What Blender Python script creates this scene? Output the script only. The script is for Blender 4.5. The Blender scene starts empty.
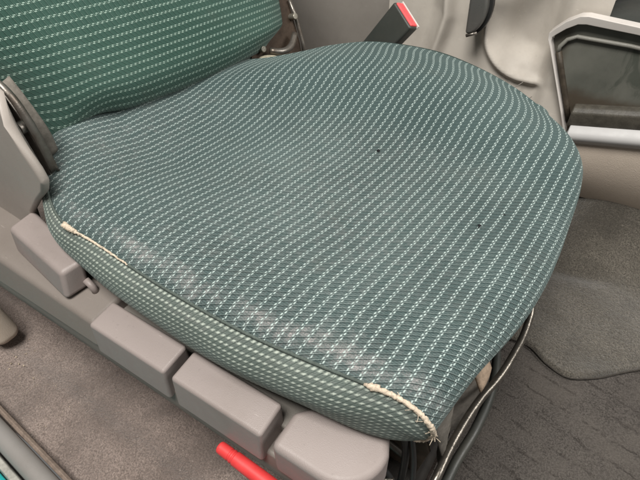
import bpy, bmesh, math, random
from mathutils import Vector, Matrix, noise
random.seed(7)
C = bpy.context.scene.collection
PI = math.pi

# ------------------------------------------------------------------ helpers
def sm(a, b, x):
    t = max(0.0, min(1.0, (x-a)/(b-a))); return t*t*(3-2*t)
def lerp(a, b, t): return a+(b-a)*t
def catmull(P, n):
    """resample a polyline smoothly to n points (centripetal-ish Catmull-Rom by chord length)"""
    P = [Vector(p) for p in P]
    d = [0.0]
    for i in range(1, len(P)): d.append(d[-1]+(P[i]-P[i-1]).length)
    out = []
    for k in range(n):
        s = d[-1]*k/(n-1)
        i = 0
        while i < len(P)-2 and d[i+1] < s: i += 1
        p1, p2 = P[i], P[i+1]
        p0 = P[i-1] if i > 0 else p1*2-p2
        p3 = P[i+2] if i+2 < len(P) else p2*2-p1
        L = d[i+1]-d[i]
        t = (s-d[i])/L
        L0 = (p1-p0).length or 1e-6; L2 = (p3-p2).length or 1e-6
        m1 = ((p1-p0)/L0*L + (p2-p1))*0.5
        m2 = ((p3-p2)/L2*L + (p2-p1))*0.5
        a = 2*t**3-3*t**2+1; b = t**3-2*t**2+t; c = -2*t**3+3*t**2; e = t**3-t**2
        out.append(p1*a + m1*b + p2*c + m2*e)
    return out
def link(name, me, mat, parent=None, smooth=True):
    o = bpy.data.objects.new(name, me); C.objects.link(o)
    if mat: me.materials.append(mat)
    if parent: o.parent = parent
    if smooth:
        for p in me.polygons: p.use_smooth = True
    return o
def obj(name, bm, mat, parent=None, smooth=True, bevel=0, seg=3, sharp=35):
    bmesh.ops.recalc_face_normals(bm, faces=bm.faces)
    me = bpy.data.meshes.new(name); bm.to_mesh(me); bm.free()
    o = link(name, me, mat, parent, smooth)
    if bevel:
        m = o.modifiers.new('bevel', 'BEVEL'); m.width = bevel; m.segments = seg; m.limit_method = 'ANGLE'; m.angle_limit = math.radians(sharp)
        m.harden_normals = False
        w = o.modifiers.new('wn', 'WEIGHTED_NORMAL'); w.keep_sharp = False
    return o
def thing(name, label, cat, loc=(0,0,0), group=None):
    o = bpy.data.objects.new(name, None); C.objects.link(o)
    o.location = loc; o.empty_display_size = .05
    o['label'] = label; o['category'] = cat
    if group: o['group'] = group
    bpy.context.view_layer.update()
    return o
def tag(o, label, cat, group=None):
    o['label'] = label; o['category'] = cat
    if group: o['group'] = group
    return o
def hull8(bm, P):
    """box from 8 points: bottom 4 (ccw) then top 4"""
    v = [bm.verts.new(p) for p in P]
    for f in ((3,2,1,0),(4,5,6,7),(0,1,5,4),(1,2,6,5),(2,3,7,6),(3,0,4,7)): bm.faces.new([v[i] for i in f])
def box(bm, x0,x1,y0,y1,z0,z1):
    hull8(bm, [(x0,y0,z0),(x1,y0,z0),(x1,y1,z0),(x0,y1,z0),(x0,y0,z1),(x1,y0,z1),(x1,y1,z1),(x0,y1,z1)])
def tube(bm, P, r, n=12, cap=True, jitter=0):
    """tube along polyline; r number or function of 0..1"""
    P = [Vector(p) for p in P]; rings = []
    up = None
    for i, p in enumerate(P):
        t = (P[min(i+1,len(P)-1)]-P[max(i-1,0)]).normalized()
        if up is None:
            up = Vector((0,0,1)) if abs(t.z) < .9 else Vector((1,0,0))
        s = t.cross(up).normalized(); up = s.cross(t).normalized()
        rr = r(i/(len(P)-1)) if callable(r) else r
        rings.append([bm.verts.new(p + (s*math.cos(a)+up*math.sin(a))*rr*(1+random.uniform(-jitter,jitter))) for a in [2*PI*k/n for k in range(n)]])
    for a, b in zip(rings, rings[1:]):
        for k in range(n): bm.faces.new((a[k],a[(k+1)%n],b[(k+1)%n],b[k]))
    if cap:
        bm.faces.new(rings[0][::-1]); bm.faces.new(rings[-1])
def prism(bm, poly, axis, a, b):
    """extrude 2-D polygon along axis from a to b"""
    def mk(p, q):
        if axis == 1: return (p[0], q, p[1])
        if axis == 0: return (q, p[0], p[1])
        return (p[0], p[1], q)
    A = [bm.verts.new(mk(p,a)) for p in poly]; B = [bm.verts.new(mk(p,b)) for p in poly]
    n = len(poly)
    bm.faces.new(A); bm.faces.new(B[::-1])
    for i in range(n): bm.faces.new((A[i],B[i],B[(i+1)%n],A[(i+1)%n]))
def grid_mesh(name, G, UV=None, wear_and_light=None):
    """G rows of points -> quad mesh with uv (metres) and optional wear attribute"""
    nr, nc = len(G), len(G[0])
    vs = [tuple(p) for row in G for p in row]
    fs = [(i*nc+j, i*nc+j+1, (i+1)*nc+j+1, (i+1)*nc+j) for i in range(nr-1) for j in range(nc-1)]
    me = bpy.data.meshes.new(name); me.from_pydata(vs, [], fs)
    if UV:
        lay = me.uv_layers.new(name='cloth')
        flat = [u for row in UV for u in row]
        for l in me.loops: lay.data[l.index].uv = flat[l.vertex_index]
    if wear_and_light:
        at = me.attributes.new('wear_and_light', 'FLOAT', 'POINT')
        at.data.foreach_set('value', [w for row in wear_and_light for w in row])
    me.update()
    return me

# ------------------------------------------------------------------ node DSL
class N:
    def __init__(s, nt, sock): s.nt = nt; s.s = sock
    def _m(s, op, *o):
        n = s.nt.nodes.new('ShaderNodeMath'); n.operation = op
        for i, x in enumerate((s,)+o):
            if isinstance(x, N): s.nt.links.new(x.s, n.inputs[i])
            else: n.inputs[i].default_value = x
        return N(s.nt, n.outputs[0])
    def __add__(s,o): return s._m('ADD',o)
    def __radd__(s,o): return s._m('ADD',o)
    def __sub__(s,o): return s._m('SUBTRACT',o)
    def __mul__(s,o): return s._m('MULTIPLY',o)
    def __rmul__(s,o): return s._m('MULTIPLY',o)
    def __truediv__(s,o): return s._m('DIVIDE',o)
    def fract(s): return s._m('FRACT')
    def floor(s): return s._m('FLOOR')
    def abs(s): return s._m('ABSOLUTE')
    def sin(s): return s._m('SINE')
    def max(s,o): return s._m('MAXIMUM',o)
    def min(s,o): return s._m('MINIMUM',o)
    def inv(s): return (s*-1.0)+1.0
    def smooth(s, a, b):
        n = s.nt.nodes.new('ShaderNodeMapRange'); n.interpolation_type = 'SMOOTHSTEP'
        s.nt.links.new(s.s, n.inputs['Value'])
        if a < b: n.inputs['From Min'].default_value = a; n.inputs['From Max'].default_value = b
        else:
            n.inputs['From Min'].default_value = b; n.inputs['From Max'].default_value = a
            n.inputs['To Min'].default_value = 1; n.inputs['To Max'].default_value = 0
        return N(s.nt, n.outputs['Result'])
def mat(name, rough=.6, spec=.35, color=(.5,.5,.5)):
    m = bpy.data.materials.new(name); m.use_nodes = True
    b = m.node_tree.nodes['Principled BSDF']
    b.inputs['Base Color'].default_value = (*color,1); b.inputs['Roughness'].default_value = rough
    b.inputs['Specular IOR Level'].default_value = spec
    return m, m.node_tree, b
def nz(nt, scale, detail=3, rough=.55, coord='Object', vec=None, dist=0):
    n = nt.nodes.new('ShaderNodeTexNoise'); n.inputs['Scale'].default_value = scale
    n.inputs['Detail'].default_value = detail; n.inputs['Roughness'].default_value = rough; n.inputs['Distortion'].default_value = dist
    if vec is None:
        t = nt.nodes.new('ShaderNodeTexCoord'); vec = t.outputs[coord]
    nt.links.new(vec, n.inputs['Vector'])
    return N(nt, n.outputs[0])
def mix(nt, f, a, b):
    n = nt.nodes.new('ShaderNodeMix'); n.data_type = 'RGBA'
    if isinstance(f, N): nt.links.new(f.s, n.inputs[0])
    else: n.inputs[0].default_value = f
    for i, c in ((6,a),(7,b)):
        if isinstance(c, (tuple,list)): n.inputs[i].default_value = (*c,1) if len(c)==3 else c
        else: nt.links.new(c, n.inputs[i])
    return n.outputs[2]
def bump(nt, b, h, strength=.3, dist=.001):
    n = nt.nodes.new('ShaderNodeBump'); n.inputs['Strength'].default_value = strength; n.inputs['Distance'].default_value = dist
    nt.links.new(h.s, n.inputs['Height']); nt.links.new(n.outputs[0], b.inputs['Normal'])

# ------------------------------------------------------------------ materials
def fabric(name, ground, dash, PU, PV, rib_dark, rib_light, single=False, slant=0.0, use_wear_and_light=True, wear_and_light_col=(.42,.38,.37), zone_u=None, shrink=1.0):
    m, nt, b = mat(name, .85, .2)
    uvn = nt.nodes.new('ShaderNodeUVMap'); uvn.uv_map = 'cloth'
    sep = nt.nodes.new('ShaderNodeSeparateXYZ'); nt.links.new(uvn.outputs[0], sep.inputs[0])
    u0 = N(nt, sep.outputs[0]); v0 = N(nt, sep.outputs[1])
    wob = (nz(nt, 22, 2, .5, vec=uvn.outputs[0]) - .5)
    wob2 = (nz(nt, 240, 2, .5, vec=uvn.outputs[0]) - .5)
    u = u0 + wob*.0022 + wob2*.0007
    v = v0 + u0*slant + wob*.002 + wob2*.0006
    fu = (u/PU).fract(); fv = (v/PV).fract()
    irr = nz(nt, 420, 2, .6, vec=uvn.outputs[0])
    cellv = nz(nt, 90, 1, .5, vec=uvn.outputs[0])
    def band(x, c, w, e): return (x-c).abs().smooth(w+e, w-e)
    if single:
        d = band(fu, .5, .17, .10)*band(fv, .5, .24, .12)
        line = band(fu, .5, .06, .08)*.25
        dashm = d.max(line)
    else:
        # two staggered rows of short picks
        r1 = band(fu, .405, .054, .035)*band(fv, .34, .22, .06)
        r2 = band(fu, .575, .054, .035)*band(fv, .70, .22, .06)
        r3 = band(fu, .575, .045, .03)*band(fv, .12, .10, .06)*.4
        r4 = band(fu, .405, .045, .03)*band(fv, .88, .09, .06)*.3
        dashm = r1.max(r2).max(r3).max(r4)
    dashm = dashm * irr.smooth(.18, .52) * (cellv*.5+.68)
    dark = band(fv, .0, .08, .05).max(band(fv, 1.0, .08, .05))
    light = band(fv, .17, .06, .045)
    light2 = band(fv, .55, .04, .04)*.6
    vis = nz(nt, 9, 2, .5, vec=uvn.outputs[0]).smooth(.35,.65)
    zone = (u0.smooth(zone_u[0],zone_u[1])*(v0.smooth(.46,.28)*.75+.25))*.88+.12 if zone_u else 1.0
    # fine twill
    tw = ((u*1800.0 + v*2600.0).sin()*.5+.5)
    fine = nz(nt, 900, 3, .7, vec=uvn.outputs[0])
    g = mix(nt, (fine*.6+tw*.4).smooth(.2,.85), tuple(x*.62 for x in ground), tuple(x*1.45 for x in ground))
    big = nz(nt, 5, 4, .6)
    g = mix(nt, big.smooth(.35,.7)*.35, g, tuple(min(1,x*1.5+.02) for x in ground))
    g = mix(nt, light.max(light2)*rib_light*zone*(vis*.6+.4)*irr.smooth(.2,.6), g, tuple(lerp(x,y,.6) for x,y in zip(ground,dash)))
    g = mix(nt, dark*rib_dark*zone*(vis.inv()*.5+.5), g, tuple(x*.25 for x in ground))
    c = g
    if use_wear_and_light:
        a = nt.nodes.new('ShaderNodeAttribute'); a.attribute_name = 'wear_and_light'
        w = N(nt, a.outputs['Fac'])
        # dusty bands and the painted pan light catch on the raised cells
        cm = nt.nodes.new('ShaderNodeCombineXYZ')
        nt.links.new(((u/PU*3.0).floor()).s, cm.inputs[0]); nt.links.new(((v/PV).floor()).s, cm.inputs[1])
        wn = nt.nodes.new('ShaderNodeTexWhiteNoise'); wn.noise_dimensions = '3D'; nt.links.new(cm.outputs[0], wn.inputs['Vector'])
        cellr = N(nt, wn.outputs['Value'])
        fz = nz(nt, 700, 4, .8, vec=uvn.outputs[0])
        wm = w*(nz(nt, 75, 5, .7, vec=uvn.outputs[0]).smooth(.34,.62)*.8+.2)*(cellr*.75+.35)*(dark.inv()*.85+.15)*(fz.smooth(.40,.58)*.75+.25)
        c = mix(nt, (wm*.85).min(.85), c, wear_and_light_col)
    c = mix(nt, dashm, c, dash)
    # dark grime where the attribute is negative is left out; mild soil overall
    soil = nz(nt, 14, 5, .65).smooth(.52,.8)*.22
    c = mix(nt, soil, c, (.085,.08,.065))
    nt.links.new(c, b.inputs['Base Color'])
    b.inputs['Sheen Weight'].default_value = .16; b.inputs['Sheen Roughness'].default_value = .5
    b.inputs['Sheen Tint'].default_value = (.75,.9,.85,1)
    h = dashm*.7 + dark*zone*-.9 + fine*.5 + light*zone*.3
    bump(nt, b, h, .45, .0007)
    return m
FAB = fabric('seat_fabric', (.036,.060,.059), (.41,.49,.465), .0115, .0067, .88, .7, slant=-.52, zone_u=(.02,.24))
FABS = fabric('side_fabric', (.080,.104,.092), (.42,.465,.405), .0064, .0054, .45, .35, single=True, slant=.45)
FABB = fabric('back_fabric', (.028,.069,.053), (.36,.48,.41), .0102, .0068, .42, .25)

def plastic(name, c, rough=.5, grain=900, gs=.25, dirt=.25, dirtc=(.16,.13,.11), spec=.4, blotch=6):
    m, nt, b = mat(name, rough, spec, c)
    a = nz(nt, blotch, 5, .65).smooth(.4,.75)
    col = mix(nt, a*dirt, c, dirtc)
    s = nz(nt, 160, 3, .7).smooth(.60,.78)*dirt*.8
    col = mix(nt, s, col, tuple(x*.55 for x in c))
    tc = nt.nodes.new('ShaderNodeTexCoord'); mp = nt.nodes.new('ShaderNodeMapping'); mp.inputs['Scale'].default_value = (.12,1,.8); mp.inputs['Rotation'].default_value = (0,.3,.5)
    nt.links.new(tc.outputs['Object'], mp.inputs['Vector'])
    sc = nz(nt, 420, 2, .6, vec=mp.outputs[0]).smooth(.66,.74)*nz(nt, 22, 3, .6).smooth(.48,.66)*dirt*1.2
    col = mix(nt, sc.min(.6), col, tuple(min(1,x*1.5+.05) for x in c))
    nt.links.new(col, b.inputs['Base Color'])
    vo = nt.nodes.new('ShaderNodeTexVoronoi'); vo.inputs['Scale'].default_value = grain
    t = nt.nodes.new('ShaderNodeTexCoord'); nt.links.new(t.outputs['Object'], vo.inputs['Vector'])
    bump(nt, b, N(nt, vo.outputs['Distance']) + nz(nt, 60, 3)*.5, gs, .0006)
    r = nz(nt, 30, 4).smooth(.3,.7)*.18 + (rough-.09)
    nt.links.new(r.s, b.inputs['Roughness'])
    return m
TRIM = plastic('grey_trim', (.285,.243,.228), .5, 1100, .22, .38)
TRIMD = plastic('grey_trim_low', (.205,.178,.158), .55, 1100, .22, .3)
COVER = plastic('recliner_plastic', (.30,.268,.24), .5, 1100, .2, .2)
CONS = plastic('console_plastic', (.58,.535,.475), .58, 1300, .15, .3, (.25,.22,.19), blotch=9)
CONSL = plastic('console_light', (.56,.525,.49), .38, 1300, .1, .15, (.35,.32,.3))
BEIGE = plastic('beige_trim', (.56,.48,.40), .6, 700, .6, .2, (.3,.25,.2))
CDARK = plastic('console_wall', (.25,.23,.205), .6, 1300, .15, .35, (.14,.125,.11))
DARKP = plastic('dark_plastic', (.035,.038,.034), .45, 1300, .15, .3, (.09,.08,.065))
BLACK = plastic('black_plastic', (.02,.02,.02), .4, 1300, .1, .3, (.06,.055,.05))
RUBB = plastic('rubber', (.27,.255,.24), .5, 1500, .2, .35, (.14,.12,.10))
STEEL = plastic('dirty_steel', (.20,.185,.165), .38, 500, .15, .7, (.09,.06,.04), blotch=25)
for _m in (STEEL,): _m.node_tree.nodes['Principled BSDF'].inputs['Metallic'].default_value = .75
def panel_mat():
    m, nt, b = mat('scuffed_panel', .55, .3)
    t = nt.nodes.new('ShaderNodeTexCoord'); mp = nt.nodes.new('ShaderNodeMapping')
    mp.inputs['Scale'].default_value = (1,1,.45); nt.links.new(t.outputs['Object'], mp.inputs['Vector'])
    sp = nt.nodes.new('ShaderNodeSeparateXYZ'); nt.links.new(t.outputs['Object'], sp.inputs[0])
    x = N(nt, sp.outputs[0]); z = N(nt, sp.outputs[2])
    n1 = nz(nt, 34, 5, .72, vec=mp.outputs[0], dist=.9)
    sc = n1.smooth(.52,.66)*x.smooth(.475,.53)*z.smooth(.31,.34)
    dust = nz(nt, 9, 4, .6)
    c = mix(nt, dust.smooth(.3,.75), (.080,.083,.070), (.140,.140,.120))
    c = mix(nt, sc*.7, c, (.05,.058,.046))
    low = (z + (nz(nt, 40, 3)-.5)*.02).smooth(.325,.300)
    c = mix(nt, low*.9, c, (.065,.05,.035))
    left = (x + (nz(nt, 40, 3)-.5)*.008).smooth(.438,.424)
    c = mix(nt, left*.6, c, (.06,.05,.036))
    nt.links.new(c, b.inputs['Base Color'])
    bump(nt, b, nz(nt, 700, 2), .15, .0005)
    return m
PANEL = panel_mat()
def red(name, c=(.62,.028,.03)):
    m, nt, b = mat(name, .52, .4, c)
    col = mix(nt, nz(nt, 60, 4).smooth(.4,.8)*.4, c, tuple(min(1,x*1.3+.03) for x in c)); nt.links.new(col, b.inputs['Base Color'])
    col = mix(nt, nz(nt, 120, 5, .75).smooth(.55,.75)*.45, col, tuple(x*.35 for x in c)); nt.links.new(col, b.inputs['Base Color'])
    bump(nt, b, nz(nt, 200, 3), .1, .0005)
    return m
RED = red('red_plastic', (.66,.045,.045)); REDB = red('red_button', (.76,.085,.09))
def carpet(name, a, b_, c_, scale=420, speck=.5, specc=(.4,.36,.32), shade=None):
    m, nt, b = mat(name, .95, .1)
    f = nz(nt, scale, 3, .75); f2 = nz(nt, scale*.28, 4, .7); big = nz(nt, 7, 5, .6)
    col = mix(nt, f.smooth(.38,.62), a, b_)
    col = mix(nt, f2.smooth(.40,.62)*.45, col, c_)
    fine = nz(nt, scale*3.1, 2, .8)
    col = mix(nt, fine.smooth(.60,.40)*.55, col, tuple(x*.5 for x in a))
    col = mix(nt, big.smooth(.38,.66)*.6, col, tuple(x*.62 for x in a))
    col = mix(nt, nz(nt, 16, 4, .6).smooth(.58,.75)*.35, col, c_)
    sp = nz(nt, scale*1.3, 1, .5).smooth(.68,.78)*speck
    col = mix(nt, sp, col, specc)
    nt.links.new(col, b.inputs['Base Color'])
    b.inputs['Sheen Weight'].default_value = .25
    bump(nt, b, f + f2*1.4, .9, .003)
    return m
CARP = carpet('floor_carpet_pile', (.22,.175,.152), (.56,.45,.395), (.38,.305,.27), 380, .8, (.5,.43,.38))
CARPR = carpet('front_carpet_pile', (.066,.059,.048), (.21,.188,.155), (.13,.116,.095), 400, .4, (.3,.27,.23))
def mat_carpet():
    m, nt, b = mat('ribbed_mat_pile', .95, .1)
    t = nt.nodes.new('ShaderNodeTexCoord')
    sp = nt.nodes.new('ShaderNodeSeparateXYZ'); nt.links.new(t.outputs['Object'], sp.inputs[0])
    x = N(nt, sp.outputs[0]); y = N(nt, sp.outputs[1])
    w = nz(nt, 28, 3, .6)
    d = y*1.0 + x*.17 + (w-.5)*.014 + (nz(nt, 110, 2, .6)-.5)*.010
    fr = (d/.036).fract()
    g = (fr-.5).abs().smooth(.075,.01)*nz(nt, 40, 4, .7).smooth(.40,.6)
    f = nz(nt, 420, 3, .75); f2 = nz(nt, 90, 4, .7)
    c = mix(nt, f.smooth(.38,.62), (.046,.042,.038), (.145,.131,.118))
    c = mix(nt, nz(nt, 1200, 2, .8).smooth(.6,.4)*.5, c, (.05,.042,.038))
    c = mix(nt, f2.smooth(.35,.7)*.5, c, (.094,.084,.076))
    c = mix(nt, nz(nt, 8, 5, .6).smooth(.4,.7)*.5, c, (.135,.12,.105))
    c = mix(nt, g*.5, c, (.04,.034,.03))
    nt.links.new(c, b.inputs['Base Color'])
    bump(nt, b, f*.9 + nz(nt, 1100, 2, .8)*.5 + f2*.4 + g*-1.0, .8, .003)
    return m
MATC = mat_carpet()
def simple(name, c, rough=.7, bs=300, metal=0):
    m, nt, b = mat(name, rough, .3, c)
    col = mix(nt, nz(nt, bs*.3, 4, .7).smooth(.3,.75), tuple(x*.7 for x in c), tuple(min(1,x*1.2) for x in c)); nt.links.new(col, b.inputs['Base Color'])
    bump(nt, b, nz(nt, bs, 3, .7), .5, .001); b.inputs['Metallic'].default_value = metal
    return m
CREAM = simple('cream_cord', (.58,.49,.38), .9, 900)
SEAM = simple('seam_thread', (.085,.105,.093), .9, 900)
DSEAM = simple('dark_piping', (.022,.040,.036), .8, 900)
FELT = simple('tan_felt', (.44,.33,.24), .9, 400)
CLOTHG = simple('grey_flap_cloth', (.155,.14,.12), .85, 250)
CHROME = simple('worn_bar_metal', (.16,.145,.125), .3, 120, .8)
LINT = simple('dark_lint', (.012,.012,.014), .95, 900)
CRUMB = simple('crumb', (.62,.52,.40), .9, 900)
TEAL = simple('teal_paint', (.03,.42,.42), .3, 50)
ALU = simple('pale_sill_metal', (.40,.39,.35), .45, 200)
DARKV = simple('dark_void_metal', (.022,.019,.016), .75, 120)
GREENM = simple('green_oxide_metal', (.10,.14,.11), .5, 120, .5)

# ------------------------------------------------------------------ the car seat
seat = thing('car_seat', 'worn green patterned cloth car seat with white dashed stripes and grey plastic side trim', 'car seat')

SEAM_P = [(-.17,.15,.356),(-.105,.070,.353),(-.035,.024,.348),(.027,-.003,.346),(.102,-.008,.346),(.204,-.015,.346),(.322,-.015,.346),(.395,-.008,.346),(.441,-.002,.346),(.467,.002,.344)]
ROLL_P = [(.467,.002,.344),(.485,.003,.337),(.4955,.004,.326),(.4995,.006,.315),(.5,.010,.300),(.498,.016,.286),(.490,.024,.276),(.475,.034,.270)]
FAR_P = [(-.10,.43,.360),(-.03,.44,.367),(.04,.478,.380),(.078,.515,.386),(.140,.546,.394),(.197,.562,.394),(.257,.567,.392),(.311,.560,.388),(.363,.548,.382),(.405,.532,.376),(.435,.515,.371)]
NS, NT, NR = 110, 110, 26
near = catmull(SEAM_P, NS); far = catmull(FAR_P, NS)
def rear_pt(t):
    a, b = near[0], far[0]
    return a.lerp(b, t) + Vector((-.01*math.sin(PI*t), 0, .034*math.sin(PI*min(1,t*1.08))**1.1 if t<.92 else 0))
front_xy = catmull([(.467,.002,0),(.480,.06,0),(.488,.14,0),(.4915,.24,0),(.490,.34,0),(.484,.41,0),(.466,.475,0),(.435,.515,0)], NT)
def smoothmid(s, t):
    zn = near[s].z; zf = far[s].z
    return zn + (zf-zn)*sm(.52, .95, t)
G = []; UV = []; W = []
vline = None
for i in range(NS):
    s = i/(NS-1)
    row = []; uvr = []; wr = []
    v = 0; prev = None
    for j in range(NT):
        t = j/(NT-1)
        a = near[i].lerp(far[i], t)
        r0 = rear_pt(t); f0 = front_xy[j]
        lin_r = near[0].lerp(far[0], t); lin_f = near[-1].lerp(far[-1], t)
        x = a.x + (1-s)*(r0.x-lin_r.x) + s*(f0.x-lin_f.x)
        y = a.y + (1-s)*(r0.y-lin_r.y) + s*(f0.y-lin_f.y)
        z = smoothmid(i, t)
        z += .0125*math.sin(PI*min(1, (t/.30)**.62)) * (1-.35*sm(.7,1,s)) if t < .30 else 0
        z -= .006*math.exp(-((t-.48)/.16)**2)*sm(.1,.4,s)*(1-sm(.75,1,s))
        z += .010*math.sin(PI*sm(.62,1.0,t))*sm(.08,.36,s)*(1-.5*sm(.8,1,s))       # crown of the far bolster
        z += .006*(1-sm(0,.30,s))*math.sin(PI*t)
        z -= (.010*sm(.80,1.0,s)**2)*math.sin(PI*min(1,max(0,t*1.0)))**.5
        z -= .034*(1-sm(0,.12,s))**1.5
        # soft creases and sag of the old foam
        nn = noise.noise(Vector((x*7, y*7, 1.3)))*.0032 + noise.noise(Vector((x*19, y*19, 4.1)))*.0007
        z += nn*math.sin(PI*t)**.5
        # a diagonal wrinkle at the rear of the far bolster
        dd = (y-.36) - .55*(x-.07)
        z -= .004*math.exp(-(dd/.012)**2)*math.exp(-((x-.09)/.07)**2)
        p = Vector((x,y,z)); row.append(p)
        if prev is not None: v += (p-prev).length
        prev = p
        bend = .030*sm(.80,1.0,t)**1.5*sm(.2,.6,s)
        u = x - .115*y*(1-.35*s) + bend + noise.noise(Vector((x*5,y*5,9)))*.0025
        uvr.append((u, v))
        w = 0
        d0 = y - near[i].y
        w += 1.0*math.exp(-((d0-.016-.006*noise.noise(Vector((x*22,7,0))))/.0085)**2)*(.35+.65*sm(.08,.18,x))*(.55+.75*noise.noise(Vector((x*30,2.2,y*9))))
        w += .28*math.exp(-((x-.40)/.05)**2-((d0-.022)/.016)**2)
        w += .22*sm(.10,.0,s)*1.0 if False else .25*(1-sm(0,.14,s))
        w += .26*(.62+.5*noise.noise(Vector((x*5,y*5,7))))*(1-sm(.60,.70,t))*sm(.02,.2,s)*(1-.5*sm(.85,1,s))  # pan painted lighter up to the bolster, in place of its shadow edge
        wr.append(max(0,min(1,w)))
    G.append(row); UV.append(uvr); W.append(wr)
# front roll: rows leaving the crest outwards, over and under
roll_near = catmull(ROLL_P, NR+1)
for k in range(1, NR+1):
    q = k/NR
    row = []; uvr = []; wr = []
    for j in range(NT):
        t = j/(NT-1)
        c = G[NS-1][j]
        a = front_xy[max(0,j-2)]; b = front_xy[min(NT-1,j+2)]
        tg = (b-a).normalized(); n = Vector((tg.y, -tg.x, 0))
        # ellipse-like section
        ang = lerp(math.radians(72), math.radians(-88), q)
        R = lerp(.026, .049, sm(0,.50,t)); H = lerp(.027,.038,sm(.1,.55,t))
        hx = (math.cos(ang)-math.cos(math.radians(72)))*R/(1-math.cos(math.radians(72)))
        hz = (math.sin(ang)-math.sin(math.radians(72)))*H
        scale_far = lerp(1, .55, sm(.80,1,t))
        p = c + n*hx*scale_far + Vector((0,0,hz))
        # pull towards the sewn end near t=0
        e = roll_near[k]; wgt = (1-sm(0,.22,t))**1.2
        p = p.lerp(e + (c-G[NS-1][0])*1.0, wgt) if t > 0 else Vector(e)
        nn = noise.noise(Vector((p.x*12, p.y*12, p.z*12)))*.0018*math.sin(PI*min(1,t*1.02))
        p += n*nn
        row.append(p)
        pr = G[-1][j]
        u = UV[-1][j][0] + (p-pr).length
        uvr.append((u, UV[-1][j][1])); wr.append(max(0, W[NS-1][j]*(1-q)))
    G.append(row); UV.append(uvr); W.append(wr)
# far skirt: columns added beyond t=1 rolling down the hidden far side
for i in range(len(G)):
    s = min(i, NS-1)
    ref = near[s]
    out = Vector((0,1,0)) if i < NS else Vector((.55,.83,0))
    base = G[i][-1].copy(); uv = UV[i][-1]
    kk = 1-sm(NS-8, NS+NR-2, i)*.85
    for (dy, dz) in ((.008,-.006),(.013,-.018),(.014,-.035),(.010,-.06),(.0,-.085)):
        p = base + out*dy*kk + Vector((0,0,dz*kk))
        G[i].append(p); UV[i].append((uv[0]+.0, uv[1]+abs(dz))); W[i].append(0)
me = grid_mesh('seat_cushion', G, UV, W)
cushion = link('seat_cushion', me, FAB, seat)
CUSH = G
def surf(x, y):
    """height of the cushion top near (x, y)"""
    best = None
    for row in G[:NS]:
        for p in row[:NT]:
            d = (p.x-x)**2+(p.y-y)**2
            if best is None or d < best[0]: best = (d, p)
    return best[1]

# side panel below the seam
NA, NB = 130, 22
top = catmull(SEAM_P[:-1] + ROLL_P[:6], NA)
BOT_P = [(-.17,.145,.29),(-.105,.065,.29),(-.045,.018,.29),(.0,-.003,.29),(.075,-.020,.29),(.185,-.030,.290),(.294,-.034,.293),(.385,-.025,.292),(.461,-.010,.284),(.485,.004,.281),(.495,.015,.281)]
bot = catmull(BOT_P, NA)
SG = []; SUV = []; SW = []
for i in range(NA):
    a, b = top[i], bot[i]
    f = i/(NA-1)
    row = []; uvr = []; wr = []
    bul = .010*(1-sm(.85,1,f))+.003
    for j in range(NB):
        t = j/(NB-1)
        p = a.lerp(b, t) + Vector((0,-1,.12))*bul*math.sin(PI*t**.8)
        p += Vector((0,-1,0))*noise.noise(Vector((p.x*14,t*2,3)))*.003*math.sin(PI*t)
        row.append(p); uvr.append((t*.068*(1-.0*f), f*.66)); wr.append(.35*math.exp(-((t-.12)/.12)**2)*(.6+.6*noise.noise(Vector((p.x*18,5,0))))+.18*sm(.2,.6,t))
    # tuck the lower edge under
    for (dy,dz) in ((.006,-.005),(.020,-.008),(.045,-.006)):
        row.append(b+Vector((0,dy,dz))); uvr.append((.068+dy, f*.66)); wr.append(0)
    SG.append(row); SUV.append(uvr); SW.append([max(0,w) for w in wr])
side = link('side_panel', grid_mesh('side_panel', SG, SUV, SW), FABS, cushion)
# seam piping along the whole near edge
bm = bmesh.new()
P = [p + Vector((0,-.0015,.0008)) for p in top[8:]]
tube(bm, P, .0016, 8)
obj('seam_piping', bm, SEAM, cushion)
# dark piping on the far rim
bm = bmesh.new()
tube(bm, [G[i][NT]+Vector((0,.001,.001)) for i in range(0, NS-6)], lambda t: .0024*(1-.9*sm(.70,1,t)), 8)
obj('rim_piping', bm, DSEAM, cushion)
# frayed, exposed cord of the piping
def cord(pts, r, n, fuzz, lab):
    bm = bmesh.new()
    Q = catmull(pts, n)
    Q = [q+Vector((random.uniform(-1,1),random.uniform(-1,1),random.uniform(-1,1)))*.0005 for q in Q]
    tube(bm, Q, r, 8, jitter=.25)
    for k in range(fuzz):
        i = random.randrange(1, len(Q)-1); q = Q[i]
        d = Vector((random.uniform(-1,1),random.uniform(-1,.3),random.uniform(-.2,1))).normalized()
        l = random.choice((.002,.003,.003,.004,.005,.009))
        tube(bm, [q, q+d*l*.6+Vector((.0006,0,0)), q+d*l+Vector((random.uniform(-.001,.001),0,-.0006))], .00028, 4)
    o = obj('exposed_cord', bm, CREAM, cushion); o['label'] = lab
    return o
o_ = Vector((0,-.0028,.0022))
def seam_at(px):   # seam point by x
    return min(top, key=lambda p: abs(p.x-px))
tp = [p for p in top]
cord([seam_at(x)+o_*k for x, k in ((.040,1.3),(.047,1.3),(.055,1.25),(.066,1.1))], lambda t: lerp(.0040,.0022,t), 18, 22, 'thick tuft of cream frayed cord near the rear')
cord([seam_at(x)+o_*k for x, k in ((.064,1.1),(.085,.9),(.11,.8),(.135,.8),(.155,.75))], lambda t: lerp(.0016,.0010,t), 40, 14, 'thin cream thread showing along the seam')
i0 = min(range(NA), key=lambda i: abs(top[i].x-.438) + (0 if top[i].z > .34 else 1))
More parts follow.
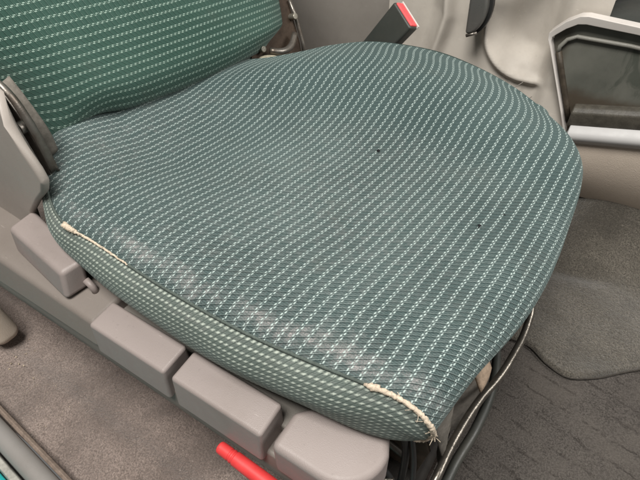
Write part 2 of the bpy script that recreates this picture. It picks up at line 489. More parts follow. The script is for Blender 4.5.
cord([top[i]+Vector((.0008,-.0022,.0016)) for i in range(i0, NA, 2)] + [Vector((.4935,.012,.2775)),Vector((.486,.006,.2765))] , lambda t: (.0034*min(1,.35+t*12) if t < .1 else .0023)*min(1,.25+(1-t)*9), 90, 50, 'cream frayed cord curling around the front corner')

# ------------------------------------------------------------------ backrest
B0 = Vector((-.104,.089,.361)); L = Vector((.227,.974,0)).normalized(); Nf = Vector((.974,-.227,0))
U = (Vector((0,0,.95)) - Nf*.30).normalized(); F = L.cross(U)*-1
if F.dot(Nf) < 0: F = -F
BH = .56
RB = 120; CB = 90
BG = []; BUV = []; BW = []
for i in range(RB):
    h = (i/(RB-1))**1.25*BH
    l0 = -.012 - .055*sm(0,.13,h) - .01*sm(.1,.5,h)
    l1 = .412 + .046*sm(0,.040,h) + .02*sm(.05,.4,h)
    row = []; uvr = []; v = 0; prev = None; wr = []
    for j in range(-8, CB+8):
        t = max(0, min(1, j/(CB-1)))
        l = lerp(l0, l1, t)
        e = (2*t-1)
        d = .045*(1-abs(e)**5) + .018*math.sin(min(1,h/.45)*PI)
        d *= math.sqrt(max(0, 1-(1-min(1,h/.05))**2))*.8+.2
        d += .012*sm(.55,.95,abs(e))*sm(.05,.2,h)*(1-sm(.93,1,abs(e)))
        d += noise.noise(Vector((l*9,h*9,2)))*.003
        if j < 0: d -= .012*(-j)**.9; l -= .0015*(1-(1+j/8)**2)*4*0
        if j > CB-1: d -= .012*(j-CB+1)**.9
        # sagging hem of the cover
        hh = h - .006*math.exp(-((t-.06)/.06)**2)*(1-sm(0,.05,h)) + .010*math.exp(-((t-.20)/.09)**2)*(1-sm(0,.07,h)) + .010*sm(.62,.95,t)*(1-sm(0,.08,h))
        p = B0 + L*l + U*hh + F*(d-.035)
        if prev is not None: v += (p-prev).length
        prev = p
        row.append(p); uvr.append((h*1.0+ .0045*math.sin(t*PI*1.5)*(1-sm(0,.2,h)) + .012*math.exp(-((t-.13)/.09)**2)*(1-sm(0,.1,h)), v + h*.30)); wr.append(0.25*math.exp(-(h/.012)**2))
    BG.append(row); BUV.append(uvr); BW.append(wr)
# roll the hem under
for k, (dh, dd) in enumerate(((-.006,-.010),(-.008,-.026),(-.004,-.06))):
    b = BG[0 if k == 0 else 0]
    row = [p + U*dh + F*dd for p in (BG[k] if k == 0 else BASEROW)]
    if k == 0: BASEROW = BG[0]
    BG.insert(0, row); BUV.insert(0, [(u[0]+dd, u[1]) for u in (BUV[k] if k == 0 else BASEUV)])
    if k == 0: BASEUV = BUV[1]
    BW.insert(0, [.3]*len(row))
back = link('backrest', grid_mesh('backrest', BG, BUV, BW), FABB, seat)

# ------------------------------------------------------------------ plastic side trim (three stepped caps on a base panel)
def cap_block(bm, x0, x1, yo, yi, z0, z1, slope=.004, fr=0):
    hull8(bm, [(x0,yo-.002,z0),(x1,yo-.002,z0),(x1,yi,z0),(x0,yi,z0),(x0,yo+.002,z1),(x1,yo+.002,z1),(x1,yi,z1+slope),(x0,yi,z1+slope)])
bm = bmesh.new(); cap_block(bm, .114,.2345,-.066,-.027,.222,.272); obj('trim_cap', bm, TRIM, seat, bevel=.0042, seg=4)
bm = bmesh.new(); cap_block(bm, .2445,.3625,-.066,-.027,.222,.272); obj('trim_cap', bm, TRIM, seat, bevel=.0042, seg=4)
# front cap with a rounded nose
bm = bmesh.new()
poly = [(.375,-.066)]
cx, cy, rr = .427, -.022, .044
for k in range(0, 13):
    a = -PI/2 + k/12*PI*.55
    poly.append((cx+rr*1.05*math.cos(a), cy+rr*math.sin(a)))
poly += [(.463,.006),(.450,.014),(.415,.012),(.375,-.026)]
A = [bm.verts.new((x,y,.218)) for x,y in poly]; T = [bm.verts.new((x,y,.272+ (y+.066)*.06)) for x,y in poly]
bm.faces.new(A[::-1]); bm.faces.new(T)
for i in range(len(poly)): j = (i+1)%len(poly); bm.faces.new((A[i],A[j],T[j],T[i]))
nose = obj('trim_cap', bm, TRIM, seat, bevel=.0075, seg=4); nose['label'] = 'front trim cap with rounded nose'
# base panel running under the caps
bm = bmesh.new()
prof = [(-.060,.232),(-.0625,.205),(-.060,.186),(-.052,.174),(-.034,.170),(-.034,.232)]
prism(bm, prof, 0, -.36, .462)
obj('side_trim', bm, TRIMD, seat, bevel=.004)
# inner ledge between caps and cushion
bm = bmesh.new(); box(bm, .0,.455,-.034,.03,.180,.243); obj('trim_ledge', bm, CDARK, seat, bevel=.003)
# lower rear panel rising to the recliner cover
bm = bmesh.new()
hull8(bm, [(-.36,-.064,.205),(.108,-.0645,.218),(.108,.01,.218),(-.36,.01,.205), (-.36,-.050,.262),(.104,-.056,.2575),(.104,.01,.262),(-.36,.01,.285)])
obj('rear_side_trim', bm, TRIMD, seat, bevel=.006, seg=4)
# recline lever block
bm = bmesh.new()
hull8(bm, [(-.080,-.032,.262),(.054,-.052,.262),(.058,-.020,.262),(-.080,.016,.262), (-.082,-.026,.300),(.050,-.042,.300),(.058,-.012,.303),(-.084,.014,.303)])
lev = obj('recline_lever', bm, TRIM, seat, bevel=.006, seg=4)
bm = bmesh.new(); tube(bm, [(.058,-.022,.275),(.068,-.022,.268),(.070,-.022,.256)], .0045, 10); obj('lever_stub', bm, TRIM, lev)
# recliner cover plate
bm = bmesh.new()
poly = [(-.40,.22),(-.10,.22),(-.075,.305),(-.038,.340),(-.012,.362),(.000,.380),(-.002,.398),(-.012,.420),(-.030,.448),(-.052,.472),(-.10,.495),(-.40,.51)]
A = [bm.verts.new((x,.006+ (.02 if z > .45 else 0) - .05*max(0,(.30-z)),z)) for x,z in poly]; B = [bm.verts.new((x,.018+(.02 if z > .45 else 0),z)) for x,z in poly]
bm.faces.new(A); bm.faces.new(B[::-1])
for i in range(len(poly)): j = (i+1)%len(poly); bm.faces.new((A[i],B[i],B[j],A[j]))
obj('recliner_cover', bm, COVER, seat, bevel=.006, seg=4)
# near recliner hinge: steel plate, curved guard strip and grey flap
bm = bmesh.new()
Q = catmull([(-.12,.036,.482),(-.075,.036,.480),(-.055,.036,.466),(-.044,.037,.437),(-.040,.038,.405),(-.042,.040,.36)], 24)
rows = [[p+Vector((0,0,0)), p+Vector((0,.006,.003)), p+Vector((.001,.010,-.004))] for p in Q]
for a, b in zip(rows, rows[1:]):
    pass
V = [[bm.verts.new(p) for p in r] for r in rows]
for a, b in zip(V, V[1:]):
    for k in range(2): bm.faces.new((a[k],a[k+1],b[k+1],b[k]))
o = obj('recliner_guard', bm, STEEL, seat); m = o.modifiers.new('s','SOLIDIFY'); m.thickness = .003
bm = bmesh.new()
prism(bm, [(-.12,.30),(-.05,.34),(-.045,.39),(-.06,.44),(-.08,.475),(-.12,.48)], 1, .040, .044)
obj('hinge_plate', bm, STEEL, seat, bevel=.001)
bm = bmesh.new(); tube(bm, [(-.055,.032,.425),(-.055,.050,.425)], .008, 14); obj('hinge_bolt', bm, STEEL, seat, bevel=.001)
bm = bmesh.new()
Q = catmull([(-.100,.052,.462),(-.086,.052,.444),(-.074,.053,.420),(-.070,.056,.394),(-.078,.060,.36)], 18)
V = [[bm.verts.new(p+Vector((.003*k*(1-k/5.),.005*k,.002*k))) for k in range(4)] for p in Q]
for a, b in zip(V, V[1:]):
    for k in range(3): bm.faces.new((a[k],a[k+1],b[k+1],b[k]))
o = obj('cloth_flap', bm, CLOTHG, seat); m = o.modifiers.new('s','SOLIDIFY'); m.thickness = .002
# far recliner: rusty dark plate with a bent edge, bolt, and the foam showing in the gap
def on(l, h, f): return B0 + L*l + U*h + F*f
bm = bmesh.new()
pl = [(.37,-.05),(.478,-.05),(.486,.0),(.484,.045),(.482,.075),(.474,.10),(.42,.12),(.37,.10)]
A = [bm.verts.new(on(l,h,-.028)) for l,h in pl]; B = [bm.verts.new(on(l,h,-.033)) for l,h in pl]
bm.faces.new(A); bm.faces.new(B[::-1])
for i in range(len(pl)): j = (i+1)%len(pl); bm.faces.new((A[i],B[i],B[j],A[j]))
far_plate = obj('recliner_plate', bm, simple('rusty_plate', (.060,.042,.030), .6, 150, .3), seat, bevel=.001)
bm = bmesh.new(); tube(bm, [on(.485,-.03,-.024),on(.488,.0,-.022),on(.486,.045,-.022),on(.482,.078,-.024)], .0035, 8); obj('plate_edge', bm, STEEL, far_plate)
for l, h in ((.39,.016),(.478,.05)):
    bm = bmesh.new(); tube(bm, [on(l,h,-.03),on(l,h,-.012)], .0055, 12); obj('bolt', bm, simple('bolt_metal', (.35,.33,.28), .35, 200, .7), far_plate, bevel=.001)
bm = bmesh.new(); tube(bm, catmull([on(.400,.010,-.01),on(.420,.003,.0),on(.445,.006,-.004),on(.466,.022,-.012)],12), .006, 10); obj('hinge_link', bm, STEEL, far_plate)
bm = bmesh.new()
Q = [on(.345+.018*k, -.006-.004*abs(k-2), -.01) for k in range(6)]
tube(bm, catmull(Q,14), lambda t: .013*math.sin(PI*(.15+.7*t)), 12); obj('foam_edge', bm, simple('old_foam', (.36,.33,.25), .9, 250), seat)

# ------------------------------------------------------------------ under the cushion
bm = bmesh.new(); box(bm, -.12,.455,.055,.46,.10,.285); box(bm, .30,.497,.052,.44,.010,.030); obj('frame_and_shade_slab', bm, DARKV, seat, bevel=.01)  # frame, plus a low dark slab added to shade the floor under the seat
bm = bmesh.new(); box(bm, -.2,.49,-.012,.05,.010,.14); obj('frame_side', bm, DARKV, seat, bevel=.004)
for y0 in (.012,.42):
    bm = bmesh.new()
    prism(bm, [(y0,.02),(y0+.045,.02),(y0+.045,.05),(y0+.035,.05),(y0+.035,.032),(y0+.01,.032),(y0+.01,.05),(y0,.05)], 0, -.3, .50)
    obj('seat_rail', bm, STEEL, seat, bevel=.001)
# front adjuster bar: bent tube below the front edge
bar = catmull([(.512,-.012,.168),(.514,.018,.197),(.515,.068,.200),(.522,.127,.200),(.531,.165,.200),(.535,.19,.201),(.538,.258,.206),(.532,.285,.215),(.50,.30,.225)], 60)
bm = bmesh.new(); tube(bm, bar, .0047, 14); obj('adjuster_bar', bm, CHROME, seat)
bm = bmesh.new(); tube(bm, catmull([(.50,.30,.14),(.528,.20,.138),(.530,.13,.137),(.524,.075,.135),(.522,.03,.13),(.515,-.01,.12)],40), .006, 12); obj('cable_hose', bm, DARKP, seat)
# hanging grey flap behind the bar
bm = bmesh.new()
V = []
for i in range(22):
    f = i/21; y = lerp(.035,.20,f)
    V.append([bm.verts.new((.494+.010*math.sin(f*9+k*.6)+.004*k, y+.004*k, .262-.030*k-.012*math.sin(f*6)*k*.4)) for k in range(5)])
for a, b in zip(V, V[1:]):
    for k in range(4): bm.faces.new((a[k],a[k+1],b[k+1],b[k]))
o = obj('cloth_flap', bm, CLOTHG, seat); m = o.modifiers.new('s','SOLIDIFY'); m.thickness = .002
for (y0, z0, r, s) in ((.148,.232,.0,1.0),(.192,.25,.5,.45)):
    bm = bmesh.new()
    for a in range(7):
        pass
    V = []
    for i in range(7):
        f = i/6-.5
        V.append([bm.verts.new((.510+.006*k*s-.006*f*f, y0+.030*f*s-.003*k, z0+.004-.008*k*s+.010*f*s)) for k in range(3)])
    for a, b in zip(V, V[1:]):
        for k in range(2): bm.faces.new((a[k],a[k+1],b[k+1],b[k]))
    o = obj('felt_pad', bm, FELT, seat); m = o.modifiers.new('s','SOLIDIFY'); m.thickness = .003
# springs, rods and link plates at the near front corner
for pts, r, mt in (([(.405,-.02,.170),(.430,.0,.178),(.462,.012,.172)], .0045, STEEL),
                   ([(.455,.00,.262),(.446,.004,.22),(.438,.0,.15)], .0040, GREENM),
                   ([(.40,.02,.19),(.44,.035,.185),(.475,.04,.165)], .0055, STEEL),
                   ([(.42,.012,.225),(.432,.016,.235),(.444,.012,.228),(.446,.008,.215)], .005, STEEL),
                   ([(.47,.02,.265),(.478,.022,.21),(.482,.012,.15)], .004, BLACK),
                   ([(.452,-.012,.235),(.470,-.004,.205),(.486,.000,.165)], .0032, BLACK),
                   ([(.446,-.022,.205),(.462,-.014,.200),(.478,-.004,.196)], .0038, CHROME),
                   ([(.462,-.020,.165),(.482,-.006,.160),(.500,.010,.158)], .0040, CHROME),
                   ([(.474,.028,.262),(.488,.020,.21),(.497,.006,.16)], .0030, BLACK),
                   ([(.44,-.005,.155),(.47,.0,.150),(.50,.01,.14)], .006, GREENM)):
    bm = bmesh.new(); tube(bm, catmull(pts, 14), r, 10); obj('linkage_rod', bm, mt, seat)
bm = bmesh.new(); prism(bm, [(.445,.14),(.49,.135),(.498,.20),(.478,.262),(.452,.262)], 1, .040, .044); obj('linkage_plate', bm, simple('rust_plate', (.11,.085,.065), .6, 180, .2), seat, bevel=.001)

# ------------------------------------------------------------------ lint on the seat
def lint(x, y, n, size, lab):
    p = surf(x, y)
    bm = bmesh.new()
    for k in range(n):
        a = random.uniform(0, 2*PI); q = p + Vector((random.uniform(-1,1)*size*.4, random.uniform(-1,1)*size*.4, .0012))
        d = Vector((math.cos(a)*.6,math.sin(a),.1))*size*random.uniform(.4,.9)
        tube(bm, [q-d*.5, q+Vector((0,0,size*.2)), q+d*.5], size*.10, 5)
    tag(obj('lint', bm, LINT), lab, 'lint', 'dark specks of lint on the cushion')
lint(.279,.323, 5, .0060, 'black thread of lint in the middle of the cushion beside the far bolster')
lint(.452,.245, 5, .0055, 'dark tuft of lint lying close to the cushion front edge')
lint(.468,.285, 3, .0032, 'tiny dark lint speck nearest the rounded front of the cushion')

# ------------------------------------------------------------------ red handle beside the trim
def sweep_lathe(bm, p0, d, prof, n=20):
    d = Vector(d).normalized(); s = d.cross(Vector((0,0,1))).normalized(); u = s.cross(d)
    R = []
    for (t, r) in prof:
        R.append([bm.verts.new(Vector(p0)+d*t+(s*math.cos(a)+u*math.sin(a))*r) for a in [2*PI*k/n for k in range(n)]])
    for a, b in zip(R, R[1:]):
        for k in range(n): bm.faces.new((a[k],a[(k+1)%n],b[(k+1)%n],b[k]))
    bm.faces.new(R[0][::-1]); bm.faces.new(R[-1])
bm = bmesh.new()
sweep_lathe(bm, (.309,-.0755,.210), (1,-.02,-.06), [(0,.0050),(.0012,.0062),(.003,.0066),(.015,.0070),(.0155,.0064),(.0172,.0064),(.0177,.0072),(.0197,.0072),(.0202,.0066),(.0215,.0066),(.0222,.0076),(.06,.0080),(.13,.0080),(.19,.0080)])
rh = tag(obj('red_handle', bm, RED, smooth=True, bevel=.0004, seg=2), 'bright red round plastic handle with a grooved end below the grey side trim', 'handle')

# ------------------------------------------------------------------ seat belt buckle
bk = thing('seat_belt_buckle', 'dark seat belt buckle with a red release button behind the cushion', 'buckle', (.10,.60,.25))
bd = Vector((.60,.12,.80)).normalized(); bs = Vector((.76,-.35,-.52)); bs = (bs-bd*bs.dot(bd)).normalized(); bn = bd.cross(bs)
def BP(a, s, n): return Vector((.124,.585,.352)) + bd*a + bs*s + bn*n - bk.location
def bbox(bm, a0,a1,s0,s1,n0,n1, tap=0):
    hull8(bm, [BP(a0,s0+tap,n0),BP(a0,s1-tap,n0),BP(a0,s1-tap,n1),BP(a0,s0+tap,n1),BP(a1,s0,n0),BP(a1,s1,n0),BP(a1,s1,n1),BP(a1,s0,n1)])
bm = bmesh.new(); bbox(bm, .0,.098,-.028,.028,-.0115,.0115,.003); obj('housing', bm, DARKP, bk, bevel=.004)
bm = bmesh.new(); bbox(bm, .094,.1005,-.0245,.0245,-.0085,.0085); obj('release_button', bm, REDB, bk, bevel=.002)
bm = bmesh.new(); bbox(bm, .095,.1015,-.0275,.0275,.0088,.0115); obj('tongue_slot', bm, CONSL, bk, bevel=.001)
bm = bmesh.new(); bbox(bm, -.20,.012,-.018,.018,-.006,.006); obj('stalk', bm, BLACK, bk, bevel=.003)

# ------------------------------------------------------------------ centre console
con = thing('center_console', 'pale grey plastic centre console with an open scuffed dark storage panel', 'console')
rows = []
nx, nzz = 150, 90
for j in range(nzz):
    z = lerp(.20,.62,j/(nzz-1)); r = []
    for i in range(nx):
        x = lerp(.06,.475,i/(nx-1))
        y = .750
        # raised rib that separates the seat side from the tunnel
        xr = .203 - .35*max(0,.39-z)**1.2 - .1*max(0,z-.39)
        y -= .020*math.exp(-((x-xr)/.012)**2)
        y += .035*sm(xr, xr-.05, x) if x < xr else 0
        # hollow with a rounded lower corner
        cx, cz = .365, .385; 
        dx = max(0, cx-x); dz = max(0, cz-z)
        d = math.sqrt(dx*dx+dz*dz) if (dx > 0 or dz > 0) else 0
        inside = (1 - sm(.066,.080,d))*(1-.9*sm(.365,.408,x))
        y += .030*inside*sm(0.02,.075,.08-d+.02)
        y -= .013*math.exp(-((d-.084)/.007)**2)*(1-.4*sm(.37,.43,z))*(1-sm(.385,.412,x))
        y -= .022*sm(.39,.42,x)
        # lower shelf leans towards the seat
        y -= .25*max(0, .300-z)*.55
        y += noise.noise(Vector((x*8,z*8,1)))*.0015
        r.append(Vector((x,y,z)))
    rows.append(r)
link('side_wall', grid_mesh('side_wall', rows), CONS, con)
for pts in ([(.335,.722,.262),(.372,.735,.300)],[(.372,.716,.254),(.396,.726,.281)],):
    bm = bmesh.new(); tube(bm, [Vector(p)+Vector((0,-.0015+ .0,0)) for p in pts], .0008, 6); obj('panel_gap', bm, CDARK, con)
# storage front: frame, panel, lip (plane y = .70)
def ring(bm, outer, inner, y0, y1):
    n = len(outer)
    Ao = [bm.verts.new((x,y0,z)) for x,z in outer]; Ai = [bm.verts.new((x,y0+.002,z)) for x,z in inner]
    Bo = [bm.verts.new((x,y1,z)) for x,z in outer]; Bi = [bm.verts.new((x,y1,z)) for x,z in inner]
    for i in range(n-1):
        bm.faces.new((Ao[i],Ao[i+1],Ai[i+1],Ai[i])); bm.faces.new((Ao[i],Bo[i],Bo[i+1],Ao[i+1])); bm.faces.new((Ai[i],Ai[i+1],Bi[i+1],Bi[i]))
        bm.faces.new((Bo[i],Bi[i],Bi[i+1],Bo[i+1]))
    bm.faces.new((Ao[0],Ai[0],Bi[0],Bo[0])); bm.faces.new((Ao[-1],Bo[-1],Bi[-1],Ai[-1]))
outer = [(.472,.236),(.455,.275),(.425,.340),(.404,.385),(.398,.396),(.397,.406),(.404,.414),(.418,.428),(.436,.439),(.448,.441),(.52,.437),(.62,.430),(.80,.41)]
inner = [(.4745,.240),(.4575,.277),(.4275,.340),(.408,.384),(.4035,.393),(.4035,.399),(.409,.405),(.421,.416),(.436,.4255),(.448,.4275),(.52,.425),(.62,.418),(.80,.398)]
bm = bmesh.new(); ring(bm, outer, inner, .700, .722); obj('bin_frame', bm, CONSL, con, bevel=.002)
bm = bmesh.new()
inn2 = [(x+.001,z-.001) for x,z in inner]
A = [bm.verts.new((x, .712+.03*(z-.24),z)) for x,z in inn2]; bm.faces.new(A + [bm.verts.new((.80,.712,.285))])
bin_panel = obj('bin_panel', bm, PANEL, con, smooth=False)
# inner chamfer of the panel, raised edge strip
bm = bmesh.new()
tube(bm, [(.419,.712,.375),(.4185,.712,.384),(.427,.712,.397),(.440,.712,.404),(.52,.712,.404),(.62,.712,.398),(.80,.712,.378)], .0035, 8); obj('panel_rim', bm, plastic('rim_grey',(.22,.215,.19),.45), bin_panel)
bm = bmesh.new()
tube(bm, [(.470,.710,.262),(.458,.711,.290),(.430,.713,.350),(.419,.713,.375)], .005, 8); obj('panel_edge', bm, simple('panel_edge_brown', (.06,.048,.035), .5), bin_panel)
# bottom lip
bm = bmesh.new()
prism(bm, [(.696,.255),(.692,.268),(.692,.284),(.700,.292),(.712,.294),(.740,.26)], 0, .472, .80)
for v in bm.verts: v.co.z += (v.co.x-.474)*.20
obj('bin_lip', bm, simple('lip_brown', (.075,.068,.055), .45, 200), con, bevel=.003)
# dark tray behind the frame top
bm = bmesh.new()
hull8(bm, [(.452,.7235,.36),(.82,.7235,.34),(.82,1.15,.34),(.44,1.15,.36),(.452,.7235,.434),(.82,.7235,.402),(.82,1.15,.42),(.44,1.15,.45)])
obj('tray', bm, DARKP, con, bevel=.006)
bm = bmesh.new(); tube(bm, catmull([(.452,.745,.440),(.470,.80,.448),(.50,.85,.452),(.56,.89,.447),(.66,.90,.435),(.80,.90,.42)],30), .006, 10); obj('tray_rim', bm, CONS, con)
bm = bmesh.new(); hull8(bm, [(.404,.7235,.385),(.4505,.7235,.385),(.44,1.15,.385),(.400,1.15,.385),(.405,.7235,.411),(.4505,.7235,.437),(.44,1.15,.47),(.39,1.15,.455)])
obj('bin_side', bm, CONS, con, bevel=.006)
# pale rounded band, and textured beige lower trim
bm = bmesh.new()
n = 10; prof = [(.715,.262)] + [(.698-.016*math.sin(PI*k/n), .261-.040*k/n) for k in range(n+1)] + [(.715,.216)]
prism(bm, prof, 0, .478, .82)
for v in bm.verts: v.co.z += (v.co.x-.474)*.20
obj('pale_band', bm, plastic('band_blue_grey', (.50,.495,.49), .48, 1300, .08, .12), con, bevel=.002)
bm = bmesh.new()
V = []
for i in range(40):
    x = lerp(.44,.90,i/39); r = []
    for j in range(16):
        f = j/15; z = lerp(.228+(x-.474)*.20, .085, f)
        y = .700 + .050*f**1.6 - .010*math.sin(PI*f)
        # arched lower edge
        r.append(bm.verts.new((x,y,z)))
    V.append(r)
for a, b in zip(V, V[1:]):
    for k in range(15): bm.faces.new((a[k],a[k+1],b[k+1],b[k]))
obj('lower_trim', bm, BEIGE, con)
# wall of the tunnel behind the seat (left of the rib)
bm = bmesh.new()
V = []
for i in range(40):
    x = lerp(-.75,.10,i/39)
    V.append([bm.verts.new((x, .80-.02*math.sin(4*x)+.05*sm(.3,.6,z)+noise.noise(Vector((x*5,z*5,0)))*.004, z)) for z in [lerp(.02,.75,k/19) for k in range(20)]])
for a, b in zip(V, V[1:]):
    for k in range(19): bm.faces.new((a[k],a[k+1],b[k+1],b[k]))
tag(obj('tunnel_wall', bm, CDARK), 'dull brownish grey cabin side wall beyond the seat behind the buckle', 'cabin wall')

# dark pivot knob with stem at the top of the console
kn = thing('lever_pivot', 'dark grey rounded lever pivot with a stem on the pale console', 'lever', (.272,.715,.40))
def KL(x,y,z): return Vector((x-.016,y,z+.013))-kn.location
def dshape(r, off):
    P = [(.268+off, .412+.046*1.05), (.272+off, .412-.046*1.0)]
    return P + [(.274+off+r*.62*math.cos(a), .412+r*math.sin(a)) for a in [lerp(-PI/2.3, PI/2.1, k/14) for k in range(15)]]
def dprism(name, r, off, y0, y1, m, bev):
    bm = bmesh.new()
    P = [KL(x, 0, z) for x, z in dshape(r, off)]
    A = [bm.verts.new((p.x, y0-kn.location.y, p.z)) for p in P]; B = [bm.verts.new((p.x, y1-kn.location.y, p.z)) for p in P]
    bm.faces.new(A); bm.faces.new(B[::-1])
    for i in range(len(P)): j = (i+1)%len(P); bm.faces.new((A[i],B[i],B[j],A[j]))
    return obj(name, bm, m, kn, bevel=bev)
KG = plastic('knob_grey', (.085,.085,.08), .35, 1300, .1, .2)
dprism('pivot_cover', .046, .0, .698, .745, KG, .005)
dprism('pivot_rim', .050, .004, .712, .724, BLACK, .002)
bm = bmesh.new(); tube(bm, [KL(.296,.712,.442),KL(.335,.712,.472),KL(.38,.715,.53)], .010, 14); obj('stem', bm, BLACK, kn)
bm = bmesh.new(); tube(bm, [KL(.2745,.700,.363),KL(.292,.704,.370)], .003, 8); obj('pin', bm, STEEL, kn)

# ------------------------------------------------------------------ floors
def floor_z(x, y):
    z = .115*sm(.60,.80,y)*sm(.45,.60,x)
    z += noise.noise(Vector((x*6,y*6,0)))*.006 + noise.noise(Vector((x*17,y*17,3)))*.002
    if y < .0: z += .020*math.exp(-((y+.095)/.02)**2)*.5 + .006*noise.noise(Vector((x*9,y*14,8)))
    return z-.006
def sheet(name, x0,x1,y0,y1,nx,ny,m,fz):
    rows = [[Vector((lerp(x0,x1,i/nx), lerp(y0,y1,j/ny), 0)) for i in range(nx+1)] for j in range(ny+1)]
    for r in rows:
        for p in r: p.z = fz(p.x,p.y)
    o = link(name, grid_mesh(name, rows), m); o['kind'] = 'structure'; return o
sheet('floor', -1.0,.50,-.172,.80,150,100,CARP, floor_z)
# upper carpet in the front footwell with a wavy free edge above the mat
EDGE = [(.42,.36),(.50,.385),(.555,.392),(.590,.372),(.624,.364),(.66,.385),(.70,.425),(.75,.468),(.85,.53),(1.1,.66)]
def edge_y(x):
    for (a,b),(c,d) in zip(EDGE, EDGE[1:]):
        if a <= x <= c: return lerp(b,d,(x-a)/(c-a))
    return EDGE[-1][1]
EC = catmull([(x,y,0) for x,y in EDGE], 120)
rows = []
for p in EC:
    r = []
    for k in range(70):
        f = (k/69)**1.2; y = lerp(p.y, .95, f)
        z = .012 + .115*sm(.60,.80,y)*sm(.45,.60,p.x) + noise.noise(Vector((p.x*7,y*7,2)))*.006*sm(0,.1,f) + noise.noise(Vector((p.x*20,y*20,5)))*.0022
        z -= .010*math.exp(-((y-.60-(p.x-.56)*.15)/.02)**2)*(1-sm(.60,.66,p.x))
        if k == 0: z = .004
        if k == 1: z = .011
        r.append(Vector((p.x,y,z)))
    rows.append(r)
o = link('carpet', grid_mesh('carpet', rows), CARPR); o['kind'] = 'structure'
bm = bmesh.new(); tube(bm, [(p.x, p.y-.0015-.003*sm(.64,.70,p.x), .0085) for p in EC], lambda t: .0012+.0042*sm(.48,.66,t), 8)
obj('edge_binding_shade', bm, simple('dark_binding_shade', (.05,.044,.037), .9, 500), o)  # dark binding, thickened to stand in for the shadow below the carpet edge
# ribbed mat
def mz(x, y):
    return .004 + noise.noise(Vector((x*8,y*8,6)))*.003 + noise.noise(Vector((x*22,y*22,6)))*.0012
rows = []
for i in range(91):
    x = lerp(.500,1.15,i/90)
    rows.append([Vector((x, y, mz(x,y)-.006*sm(edge_y(x)-.0,edge_y(x)+.02,y))) for y in [lerp(-.20, edge_y(x)+.04, k/70) for k in range(71)]])
mm = link('floor_mat', grid_mesh('floor_mat', rows), MATC)
tag(mm, 'dark brown floor mat with wavy ribs tucked under the footwell carpet edge', 'floor mat')
# crumbs on the carpet
bm = bmesh.new()
def crumb(x, y, s):
    z = floor_z(x,y)
    vs = [Vector((random.gauss(0,1),random.gauss(0,1),random.gauss(0,.7))).normalized()*s*random.uniform(.6,1.2) for _ in range(7)]
    b2 = [bm.verts.new(Vector((x,y,z+s*.8))+v) for v in vs]
    bmesh.ops.convex_hull(bm, input=b2)
for k in range(14): crumb(random.gauss(-.17,.03), random.gauss(-.085,.02), random.uniform(.0012,.0024))
for k in range(46): crumb(random.gauss(-.075,.05), random.gauss(-.115,.022), random.uniform(.0004,.0012))
for k in range(70): crumb(random.uniform(-.25,.30), random.uniform(-.16,-.03), random.uniform(.0003,.0009))
o = obj('crumbs', bm, CRUMB, smooth=False); o['kind'] = 'stuff'; tag(o, 'tiny pale crumbs and grit scattered on the brown carpet by the sill', 'crumbs')

# ------------------------------------------------------------------ door sill with weatherstrip
sill = thing('door_sill', 'car door sill with grey rubber weatherstrip and pale metal lip at lower left', 'door sill')
def strip(name, prof, m, bev=.002, x0=-1.0, x1=.6):
    bm = bmesh.new()
    # slight slant so the sill runs like in the photo
    A = []; n = len(prof); K = 40
    for k in range(K+1):
        x = lerp(x0,x1,k/K)
        A.append([bm.verts.new((x, y-.10*(x+.0)*1.0*.6 , z)) for y,z in prof])
    for a, b in zip(A, A[1:]):
        for i in range(n): bm.faces.new((a[i],a[(i+1)%n],b[(i+1)%n],b[i]))
    bm.faces.new(A[0][::-1]); bm.faces.new(A[-1])
    return obj(name, bm, m, sill, bevel=bev)
strip('carpet_edge', [(-.166,-.01),(-.166,.022),(-.170,.026),(-.174,.022),(-.174,-.01)], simple('tan_edge',(.27,.21,.17),.9,400), .001)
r_ = [( -.1905+.0145*math.cos(a), .020+.014*math.sin(a)) for a in [2*PI*k/14 for k in range(14)]]
strip('weatherstrip', r_, RUBB, 0)
strip('weatherstrip_base', [(-.230,-.02),(-.176,-.02),(-.176,.004),(-.230,.004)], BLACK, .001)
strip('sill_lip', [(-.2195,-.02),(-.2072,-.02),(-.2072,.014),(-.2095,.018),(-.2175,.018),(-.2195,.014)], ALU, .001)
strip('painted_flange', [(-.32,-.06),(-.221,-.06),(-.221,.010),(-.226,.016),(-.32,.016)], TEAL, .002)
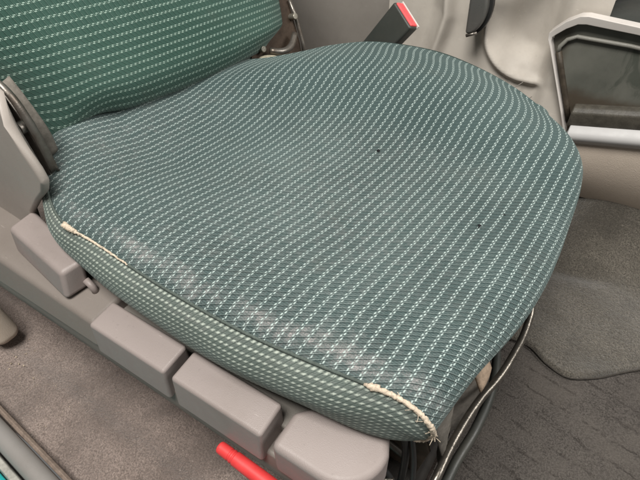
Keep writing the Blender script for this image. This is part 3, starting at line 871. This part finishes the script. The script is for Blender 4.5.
# rounded beige pillar foot at the left edge
bm = bmesh.new()
hull8(bm, [(-.40,-.11,.02),(-.196,-.102,.02),(-.196,-.055,.02),(-.40,-.05,.02),(-.40,-.105,.115),(-.205,-.096,.10),(-.205,-.062,.10),(-.40,-.055,.115)])
tag(obj('pillar_trim', bm, BEIGE, bevel=.018, seg=5), 'rounded beige plastic pillar trim end at the left above the carpet', 'trim')

# ------------------------------------------------------------------ camera
cam = bpy.data.cameras.new('camera'); co = bpy.data.objects.new('camera', cam); C.objects.link(co)
yaw, pitch, roll, f = .58816956, .75052746, -.02644202, 490.2
h = Vector((-math.sin(yaw)*math.cos(pitch), math.cos(yaw)*math.cos(pitch), -math.sin(pitch)))
r = Vector((math.cos(yaw), math.sin(yaw), 0)); u = r.cross(h)
r2 = r*math.cos(roll)+u*math.sin(roll); u2 = u*math.cos(roll)-r*math.sin(roll)
M = Matrix((r2, u2, -h)).transposed().to_4x4(); M.translation = Vector((.53049793,-.20590611,.71911571))
co.matrix_world = M
cam.sensor_width = 36; cam.lens = f/640*36; cam.clip_start = .02; cam.clip_end = 50
bpy.context.scene.camera = co

# ------------------------------------------------------------------ light: soft daylight through the open door and the windscreen
w = bpy.data.worlds.new('World'); bpy.context.scene.world = w; w.use_nodes = True
bg = w.node_tree.nodes['Background']; bg.inputs[0].default_value = (1,.975,.94,1); bg.inputs[1].default_value = .16
def area(name, loc, target, sx, sy, e, col):
    l = bpy.data.lights.new(name, 'AREA'); l.shape = 'RECTANGLE'; l.size = sx; l.size_y = sy; l.energy = e; l.color = col
    o = bpy.data.objects.new(name, l); C.objects.link(o); o.location = loc
    d = Vector(target)-Vector(loc); o.rotation_euler = d.to_track_quat('-Z','Y').to_euler(); return o
area('door_light', (.25,-.45,2.0), (.25,.2,.3), 0.8, .65, 48, (1,.965,.915))
area('windscreen_light', (1.7,.6,1.55), (.3,.3,.3), 1.0, .7, 28, (1,.975,.94))
s = bpy.context.scene
s.view_settings.view_transform = 'Standard'; s.view_settings.look = 'None'; s.view_settings.exposure = 0; s.view_settings.gamma = 1
s.render.engine = 'CYCLES'
